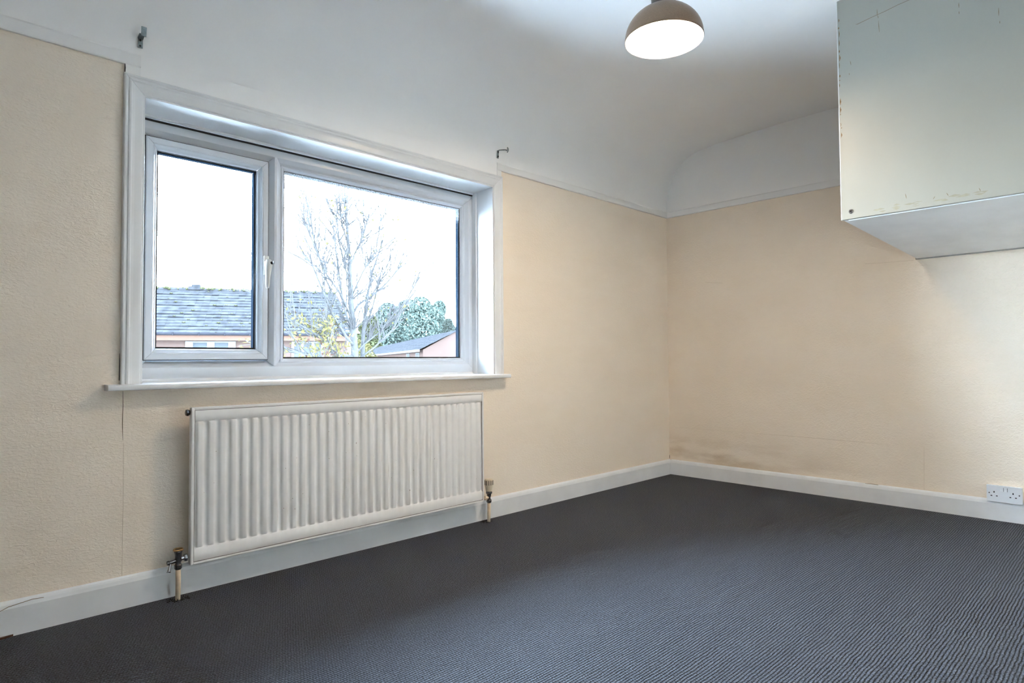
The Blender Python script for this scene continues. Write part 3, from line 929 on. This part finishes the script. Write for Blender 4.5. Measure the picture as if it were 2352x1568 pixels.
bm = nb()
for k in range(22):
    y = random.uniform(-2.15, -1.72)
    z = CZ + .012 + random.uniform(0, .018)
    l = random.uniform(.01, .045)
    strip(bm, [(CX, y, z), (CX, y - l / 2, z + random.uniform(-.003, .003)), (CX, y - l, z)], [.001, random.uniform(.003, .010), .001], NX, .0002)
obj('glue_smears', bm, M['grime'], cup, kind='stuff')

# ------------------------------------------------------------------ double socket on the right wall
SYL, SYR, SZB, SZT = -1.909, -2.056, .0985, .1845
sk_ = empty('power_socket', (-.02, (SYL + SYR) / 2, SZB), 'white double wall socket with two rocker switches above the skirting', 'socket')
fx = -.030
obj('face_plate', box(nb(), fx, -.0178, SYR, SYL, SZB, SZT, .0022, 3), M['socket'], sk_)
obj('back_box', box(nb(), -.0176, -.0004, SYR + .004, SYL - .004, .1095, SZT - .003), M['socket'], sk_)
W_, H_ = SYL - SYR, SZT - SZB
def at_uv(u, v):
    return SYL - u * W_, SZT - v * H_
def slot(u, v, w, h):
    y, z = at_uv(u, v)
    obj('pin_slot', box(nb(), fx - .0004, fx + .002, y - w / 2, y + w / 2, z - h / 2, z + h / 2), M['black'], sk_)
for cu in (.215, .745):
    slot(cu, .40, .0050, .0085)
    slot(cu - .078, .63, .0072, .0046)
    slot(cu + .075, .63, .0072, .0046)
for cu in (.43, .535):
    y, z = at_uv(cu, .22)
    bm = nb()
    prism(bm, [(fx + .001, z - .0095), (fx - .0035, z - .0095), (fx - .0012, z), (fx - .0012, z + .0095), (fx + .001, z + .0095)], 'y', y - .0062, y + .0062)
    sw = obj('rocker_switch', bm, M['socket'], sk_)
    y2 = y - .0078
    obj('switch_gap', box(nb(), fx - .0006, fx + .001, y2 - .0012, y2 + .0012, z - .0095, z + .0095), M['zinc'], sw)
for cu in (.075, .915):
    y, z = at_uv(cu, .47)
    obj('plate_screw', tube(nb(), [(fx + .001, y, z), (fx - .0008, y, z)], .0030, 12), M['chrome'], sk_)

# ------------------------------------------------------------------ outdoors: ground, houses, trees
GZ = -2.8
obj('ground', box(nb(), -60, 260, 1.5, 300, GZ - .2, GZ), M['bounce_ground'], kind='structure')

class Frame2:
    """local axes on the ground: u along the eaves, n away from the viewer"""
    def __init__(s, o, u, n):
        s.o, s.u, s.n = V(o), V(u).normalized(), V(n).normalized()
    def p(s, u, n, z):
        return V((s.o.x, s.o.y, 0)) + s.u * u + s.n * n + V((0, 0, z))

def hexa(bm, pts):
    vs = [bm.verts.new(p) for p in pts]
    for f in ((0, 1, 2, 3), (7, 6, 5, 4), (0, 4, 5, 1), (1, 5, 6, 2), (2, 6, 7, 3), (3, 7, 4, 0)):
        bm.faces.new([vs[i] for i in f])

def lbox(bm, fr, u0, u1, n0, n1, z0, z1):
    hexa(bm, [fr.p(u0, n0, z0), fr.p(u1, n0, z0), fr.p(u1, n1, z0), fr.p(u0, n1, z0), fr.p(u0, n0, z1), fr.p(u1, n0, z1), fr.p(u1, n1, z1), fr.p(u0, n1, z1)])

# --- house opposite
h1 = Frame2((3.527, 26.681, 0), (.902, -.432, 0), (.432, .902, 0))
EZ, RZ, RUN = 2.10, 4.35, 3.74
UL, UER, URR = -7.0, 8.15, 7.45
house = empty('house', h1.p(1, 2, GZ), 'brick house with a mossy grey tiled roof straight outside the window', 'house')
bm = nb()
lbox(bm, h1, UL + .3, UER - .35, .42, 2 * RUN - .42, GZ, EZ - .18)
obj('brick_wall', bm, M['brick'], house)
bm = nb()
for u in (UL + .3, UER - .62):
    bm = nb()
    hexa(bm, [h1.p(u, .42, EZ - .18), h1.p(u + .25, .42, EZ - .18), h1.p(u + .25, 2 * RUN - .42, EZ - .18), h1.p(u, 2 * RUN - .42, EZ - .18),
              h1.p(u, RUN - .2, RZ - .12), h1.p(u + .2, RUN - .2, RZ - .12), h1.p(u + .2, RUN + .2, RZ - .12), h1.p(u, RUN + .2, RZ - .12)])
    obj('gable_wall', bm, M['brick'], house)
# roof: real overlapping tiles, joined (each is only a few pixels in the picture)
random.seed(21)
NC = 15
bm = nb()
mossy = nb()
def roof_tiles(bm, mossy, fr, ul, uer, urr, nc, ez, rz, n0, n1, tw, th, moss_p, ez_edge=0):
    for k in range(nc):
        f0, f1 = k / nc, (k + 1.12) / nc
        ur = uer + (urr - uer) * (k + .5) / nc
        u = ul
        rowdz = random.uniform(-.012, .012)
        while u < ur - .02:
            u2 = min(u + tw, ur)
            dz = rowdz + random.uniform(-.006, .006)
            z0, z1 = ez + (rz - ez) * f0 + th + dz, ez + (rz - ez) * min(f1, 1.0) + .01 + dz
            a0, a1 = n0 + (n1 - n0) * f0, n0 + (n1 - n0) * min(f1, 1.0)
            g = .0015
            hexa(bm, [fr.p(u + g, a0, z0 - .034), fr.p(u2 - g, a0, z0 - .034), fr.p(u2 - g, a1, z1 - .03), fr.p(u + g, a1, z1 - .03),
                      fr.p(u + g, a0, z0), fr.p(u2 - g, a0, z0), fr.p(u2 - g, a1, z1), fr.p(u + g, a1, z1)])
            if mossy is not None and random.random() < moss_p:
                c = fr.p(random.uniform(u, u2), a0 + random.uniform(-.01, .12), z0 + .015)
                bmesh.ops.create_icosphere(mossy, subdivisions=1, radius=random.uniform(.03, .085), matrix=Matrix.Translation(c) @ Matrix.Diagonal((1.2, 1.2, .45, 1)))
            u = u2
roof_tiles(bm, mossy, h1, UL, UER, URR, NC, EZ, RZ, 0, RUN, .30, .064, .30)
obj('roof_tiles', bm, M['tile'], house, kind='stuff')
obj('moss', mossy, M['moss'], house, kind='stuff', label='yellow-green moss on the tiles')
bm = nb()
hexa(bm, [h1.p(UL, 2 * RUN, EZ - .05), h1.p(UER, 2 * RUN, EZ - .05), h1.p(URR, RUN, RZ - .05), h1.p(UL, RUN, RZ - .05),
          h1.p(UL, 2 * RUN, EZ + .05), h1.p(UER, 2 * RUN, EZ + .05), h1.p(URR, RUN, RZ + .03), h1.p(UL, RUN, RZ + .03)])
obj('back_roof', bm, M['tile'], house)
bm = nb()
u = UL
while u < URR:
    u2 = min(u + .45, URR)
    pts = [h1.p(u + .01, RUN, RZ), h1.p(u2 - .01, RUN, RZ)]
    tube(bm, pts, random.uniform(.095, .12), 8)
    u = u2
obj('ridge_tiles', bm, M['tile'], house, kind='stuff')
mossy = nb()
for k in range(150):
    c = h1.p(random.uniform(UL, URR), RUN - .05 + random.uniform(-.1, .05), RZ + random.uniform(.02, .11))
    bmesh.ops.create_icosphere(mossy, subdivisions=1, radius=random.uniform(.03, .08), matrix=Matrix.Translation(c))
obj('ridge_moss', mossy, M['moss'], house, kind='stuff')
# raised ridge vent near the left of the view
bm = nb()
lbox(bm, h1, .62, 1.25, RUN - .18, RUN + .18, RZ + .02, RZ + .17)
lbox(bm, h1, .76, 1.12, RUN - .14, RUN + .14, RZ + .17, RZ + .27)
obj('ridge_vent', bm, M['tile'], house)
# gutter, fascia, soffit
bm = nb()
tube(bm, [h1.p(UL, -.09, EZ - .02), h1.p(UER, -.09, EZ - .02)], .062, 10)
gut = obj('gutter', bm, M['gutter'], house, smooth=True)
bm = nb()
u = UL + .6
while u < UER:
    lbox(bm, h1, u, u + .05, -.16, -.02, EZ - .085, EZ + .045)
    u += 1.0
obj('gutter_clips', bm, M['gutter'], gut, kind='stuff')
obj('fascia_board', (lambda b_: (lbox(b_, h1, UL, UER, .0, .03, EZ - .30, EZ - .06), b_)[1])(nb()), M['fascia'], house)
obj('soffit', (lambda b_: (lbox(b_, h1, UL, UER, .03, .44, EZ - .30, EZ - .27), b_)[1])(nb()), M['gutter'], house)  # gutter's dark colour paints the shadow under the eaves onto the soffit
def far_window(fr, u0, u1, n, z0, z1, lights, parent, f=.11, ft=.06):
    w = obj('window', nb(), M['white_out'], parent)
    b_ = nb()
    lbox(b_, fr, u0, u1, n - .05, n + .02, z1 - ft, z1)
    lbox(b_, fr, u0, u1, n - .05, n + .02, z0, z0 + f)
    us = [u0 + (u1 - u0) * i / lights for i in range(lights + 1)]
    for i, uu in enumerate(us):
        a, c = uu - f / 2, uu + f / 2
        if i == 0: a, c = uu, uu + f
        if i == lights: a, c = uu - f, uu
        lbox(b_, fr, a, c, n - .05, n + .02, z0 + f, z1 - ft)
    obj('window_frame', b_, M['white_out'], w)
    for i in range(lights):
        b_ = nb()
        lbox(b_, fr, us[i] + .02, us[i + 1] - .02, n - .02, n - .005, z0 + .02, z1 - .02)
        obj('pane', b_, M['pane_out'], w)
far_window(h1, 1.02, 3.02, .42, .55, 1.78, 2, house, .30)
far_window(h1, 5.35, 6.75, .42, .55, 1.78, 3, house, .12)

# --- low terrace further off on the right
h2 = Frame2((32.54, 47.75, 0), (.443, .896, 0), (.896, -.443, 0))
hB = empty('house', h2.p(2, 2, GZ), 'low pale brick house with a smooth grey roof seen through the right pane', 'house')
E2, R2, RUN2, L2 = 2.10, 3.97, 3.8, 75.0
bm = nb()
lbox(bm, h2, .0, L2, .15, 2 * RUN2 - .15, GZ, E2 - .12)
obj('brick_wall', bm, M['brick'], hB)
bm = nb()
hexa(bm, [h2.p(0, .15, E2 - .12), h2.p(.3, .15, E2 - .12), h2.p(.3, 2 * RUN2 - .15, E2 - .12), h2.p(0, 2 * RUN2 - .15, E2 - .12),
          h2.p(0, RUN2 - .15, R2 - .08), h2.p(.3, RUN2 - .15, R2 - .08), h2.p(.3, RUN2 + .15, R2 - .08), h2.p(0, RUN2 + .15, R2 - .08)])
obj('gable_wall', bm, M['brick'], hB)
random.seed(4)
bm = nb()
NC2 = 14
for k in range(NC2):
    f0, f1 = k / NC2, (k + 1.1) / NC2
    u = -.25
    while u < L2:
        u2 = min(u + 2.5, L2)
        dz = random.uniform(0, .02)
        a0, a1 = -.25 + (RUN2 + .25) * f0, -.25 + (RUN2 + .25) * min(f1, 1)
        z0, z1 = E2 - .1 + (R2 - E2 + .1) * f0 + .05 + dz, E2 - .1 + (R2 - E2 + .1) * min(f1, 1) + dz
        hexa(bm, [h2.p(u, a0, z0 - .05), h2.p(u2, a0, z0 - .05), h2.p(u2, a1, z1 - .03), h2.p(u, a1, z1 - .03),
                  h2.p(u, a0, z0), h2.p(u2, a0, z0), h2.p(u2, a1, z1), h2.p(u, a1, z1)])
        u = u2
obj('roof_tiles', bm, M['tile'], hB, kind='stuff')
bm = nb()
hexa(bm, [h2.p(-.25, 2 * RUN2 + .25, E2 - .12), h2.p(L2, 2 * RUN2 + .25, E2 - .12), h2.p(L2, RUN2, R2 - .05), h2.p(-.25, RUN2, R2 - .05),
          h2.p(-.25, 2 * RUN2 + .25, E2 - .02), h2.p(L2, 2 * RUN2 + .25, E2 - .02), h2.p(L2, RUN2, R2 + .04), h2.p(-.25, RUN2, R2 + .04)])
obj('back_roof', bm, M['tile'], hB)
bm = nb()
lbox(bm, h2, -.25, L2, -.32, -.22, E2 - .32, E2 - .1)
obj('fascia_board', bm, M['white_out'], hB, label='white fascia board')
far_window(h2, 2.0, 4.2, .13, .6, 1.7, 2, hB, .25)
far_window(h2, 8.5, 10.7, .13, .6, 1.7, 2, hB, .25)

# --- bare autumn tree in front of the house
random.seed(42)
tree = empty('bare_tree', (2.62, 9.0, GZ), 'nearly bare tree with a few yellow leaves in front of the houses', 'tree')
def limb(bm, pts, r0, r1, n=7):
    m = len(pts)
    tube(bm, pts, [r0 + (r1 - r0) * i / (m - 1) for i in range(m)], n)
def wander(p, d, ln, seg, wob, up=.05):
    pts = [V(p)]
    d = V(d).normalized()
    for i in range(seg):
        d = (d + V((random.uniform(-wob, wob), random.uniform(-wob, wob), random.uniform(-wob, wob) + up))).normalized()
        pts.append(pts[-1] + d * ln / seg)
    return pts
trunk = [(2.62, 9.0, GZ), (2.63, 9.0, -1.2), (2.60, 9.0, .2), (2.60, 9.0, .92), (2.565, 9.0, 1.48), (2.505, 9.0, 2.11), (2.475, 9.0, 2.92), (2.415, 9.0, 3.64), (2.365, 9.0, 4.1), (2.34, 9.0, 4.9)]
bm = nb()
tube(bm, trunk, [.13, .11, .092, .080, .070, .058, .042, .026, .018, .006], 10)
obj('trunk', bm, M['bark'], tree, smooth=True)
boughs = [
    [(2.70, 9.02, .15), (2.80, 9.03, .92), (2.83, 9.05, 1.49), (2.94, 9.08, 2.23), (3.09, 9.1, 2.80), (3.35, 9.1, 3.5)],
    [(2.555, 9.0, 1.55), (2.40, 8.95, 1.75), (2.28, 8.9, 2.0), (2.20, 8.9, 2.5), (2.08, 8.85, 3.1), (1.98, 8.8, 3.7)],
    [(2.53, 9.0, 1.82), (2.72, 9.05, 2.05), (3.05, 9.1, 2.25), (3.45, 9.15, 2.55), (3.9, 9.2, 3.0)],
    [(2.60, 9.0, 1.15), (2.35, 8.9, 1.35), (2.0, 8.8, 1.75), (1.72, 8.7, 2.25), (1.45, 8.6, 2.7), (1.15, 8.6, 3.0)],
    [(2.59, 9.0, .95), (2.15, 8.85, .98), (1.80, 8.7, 1.25), (1.4, 8.6, 1.45), (1.0, 8.5, 1.62), (.7, 8.5, 1.9)],
    [(2.60, 9.0, .70), (2.25, 8.9, .72), (2.0, 8.8, .95), (1.86, 8.8, 1.5), (1.80, 8.75, 2.1), (1.74, 8.7, 2.75)],
    [(2.49, 9.0, 2.45), (2.32, 8.95, 2.85), (2.18, 8.9, 3.3), (2.12, 8.9, 3.9)],
    [(2.47, 9.0, 2.75), (2.62, 9.05, 3.1), (2.85, 9.1, 3.5), (3.0, 9.1, 4.0)],
    [(2.60, 9.0, 1.0), (2.80, 8.95, 1.22), (3.10, 8.9, 1.45), (3.45, 8.9, 1.85), (3.75, 8.9, 2.1)],
    [(2.60, 9.0, .55), (2.2, 8.7, .45), (1.7, 8.5, .75), (1.3, 8.4, .98), (.9, 8.4, 1.05)],
    [(2.58, 9.0, 1.35), (2.30, 9.1, 1.9), (2.02, 9.2, 2.6), (1.80, 9.2, 3.3), (1.66, 9.2, 4.0)],
    [(2.50, 9.0, 2.15), (2.72, 8.9, 2.7), (2.98, 8.8, 3.2), (3.12, 8.8, 3.9)],
    [(2.55, 9.0, 1.65), (2.20, 8.8, 2.15), (1.75, 8.6, 2.55), (1.40, 8.5, 3.15), (1.18, 8.5, 3.6)],
    [(2.83, 9.05, 1.49), (3.12, 9.2, 1.95), (3.35, 9.3, 2.5), (3.75, 9.4, 3.2)],
    [(2.60, 9.0, .85), (2.95, 8.8, 1.15), (3.35, 8.7, 1.55), (3.7, 8.6, 2.3), (3.95, 8.6, 2.7)],
    [(2.45, 9.0, 3.2), (2.30, 9.0, 3.7), (2.22, 9.0, 4.3), (2.10, 9.0, 4.8)],
]
radii0 = [.058, .030, .028, .034, .034, .028, .020, .018, .020, .024, .022, .018, .020, .020, .020, .016]
tw = nb()
leaf_sites = []
for bi, (pts, r0) in enumerate(zip(boughs, radii0)):
    b_ = nb()
    limb(b_, pts, r0, .012, 8)
    obj('bough', b_, M['bark'], tree, smooth=True)
    pv = [V(p) for p in pts]
    for k in range(20):
        t = random.uniform(.2, 1.0) * (len(pv) - 1)
        i = min(int(t), len(pv) - 2)
        p = pv[i].lerp(pv[i + 1], t - i)
        along = (pv[i + 1] - pv[i]).normalized()
        d = (along + V((random.uniform(-1, 1), random.uniform(-1, 1), random.uniform(-.2, .9))) * .9).normalized()
        ln = random.uniform(.45, 1.15)
        tp = wander(p, d, ln, 5, .22, .06)
        limb(tw, tp, .0115, .0055, 4)
        leaf_sites += tp[2:]
        for q in range(4):
            p2 = tp[random.randint(1, 4)]
            d2 = (d + V((random.uniform(-1, 1), random.uniform(-1, 1), random.uniform(-.5, .8)))).normalized()
            t2 = wander(p2, d2, random.uniform(.15, .45), 3, .25, .05)
            limb(tw, t2, .0065, .0042, 3)
            leaf_sites += t2[1:]
for k in range(90):
    i = random.randint(4, 8)
    p = V(trunk[i])
    tp = wander(p, (random.uniform(-1, 1), random.uniform(-1, 1), random.uniform(.3, 1.2)), random.uniform(.4, 1.0), 5, .2, .06)
    limb(tw, tp, .0105, .0050, 4)
obj('twigs', tw, M['twig'], tree, kind='stuff')
def leaves(bm, c, size):
    a = V((random.gauss(0, 1), random.gauss(0, 1), random.gauss(0, 1))).normalized()
    b2 = a.cross(V((random.gauss(0, 1), random.gauss(0, 1), random.gauss(0, 1)))).normalized()
    n2 = a.cross(b2) * size * .12
    vs = [bm.verts.new(c - a * size), bm.verts.new(c + b2 * size * .42 + n2), bm.verts.new(c + a * size), bm.verts.new(c - b2 * size * .42 + n2)]
    bm.faces.new(vs)
ly, lr = nb(), nb()
for s in leaf_sites:
    low = s.z < 1.75 and s.x < 2.7
    for k in range(random.choice([0, 1, 2, 3]) if low else (1 if random.random() < .06 else 0)):
        leaves(ly if random.random() < .9 else lr, s + V((random.gauss(0, .05), random.gauss(0, .05), random.gauss(0, .05))), random.uniform(.03, .055))
obj('yellow_leaves', ly, M['leaf_y'], tree, kind='stuff')
obj('russet_leaves', lr, M['leaf_r'], tree, kind='stuff')

# --- evergreens and a golden shrub beyond the roofs
def foliage(name, blobs, m, parent, n, size):
    bm = nb()
    for (c, r, wgt) in blobs:
        for k in range(int(n * wgt)):
            while True:
                q = V((random.uniform(-1, 1), random.uniform(-1, 1), random.uniform(-1, 1)))
                if .25 < q.length < 1: break
            q = q.normalized() * (q.length ** .4)
            leaves(bm, V(c) + V((q.x * r[0], q.y * r[1], q.z * r[2])), size * random.uniform(.6, 1.5))
    return obj(name, bm, m, parent, kind='stuff')
random.seed(9)
def far_tree(name, ratio, top, rad, depth, m, label, n=900, cone=.45, grp=None):
    x, y = CAM.x + ratio * depth, CAM.y + depth
    r, zt = rad * depth, CAM.z + top * depth
    e = empty(name, (x, y, GZ), label, 'tree', group='evergreens beyond the low roof' if name == 'evergreen_tree' else None)
    obj('trunk', tube(nb(), [(x, y, GZ - .1), (x, y, (GZ + zt) / 2), (x, y, zt - 1.5)], [.4, .3, .1], 8), M['bark'], e)
    blobs = []
    hgt = zt - GZ
    for k in range(10):
        f = k / 9
        rr = r * (1.0 - cone * f ** 2.2)
        blobs.append(((x + random.uniform(-.25, .25) * r, y, GZ + 1.5 + (hgt - 1.5 - hgt * .12) * f), (rr, rr, hgt * .12), 1.0))
    foliage('foliage', blobs, m, e, n, .0031 * depth)
far_tree('evergreen_tree', .650, .110, .038, 152, M['conifer'], 'wide blue-green evergreen just right of the bare tree', cone=.5)
far_tree('evergreen_tree', .693, .119, .040, 170, M['conifer'], 'blue-green evergreen in the middle of the far clump')
far_tree('evergreen_tree', .736, .127, .038, 136, M['conifer'], 'tallest blue-green evergreen of the far clump')
far_tree('evergreen_tree', .768, .122, .024, 178, M['conifer'], 'narrow evergreen at the end of the far clump')
far_tree('evergreen_tree', .797, .086, .019, 158, M['conifer_pale'], 'small pale evergreen over the ridge of the low roof')
far_tree('green_tree', .612, .084, .026, 133, M['leaf_yg'], 'yellow-green leafy tree behind the bare tree trunk')
x, y = 27.5, 51.0
e = empty('golden_shrub', (x, y, GZ), 'golden yellow leafed shrub behind the bare tree', 'shrub')
obj('stem', tube(nb(), [(x, y, GZ - .1), (x, y, 0), (x, y, 1.6)], [.12, .08, .03], 6), M['bark'], e)
foliage('foliage', [((x, y, 1.7), (1.35, 1.35, 1.3), 1), ((x + .6, y, .6), (1.4, 1.4, 1.6), 1), ((x - .3, y, -.9), (1.5, 1.5, 1.5), 1)], M['shrub'], e, 700, .13)
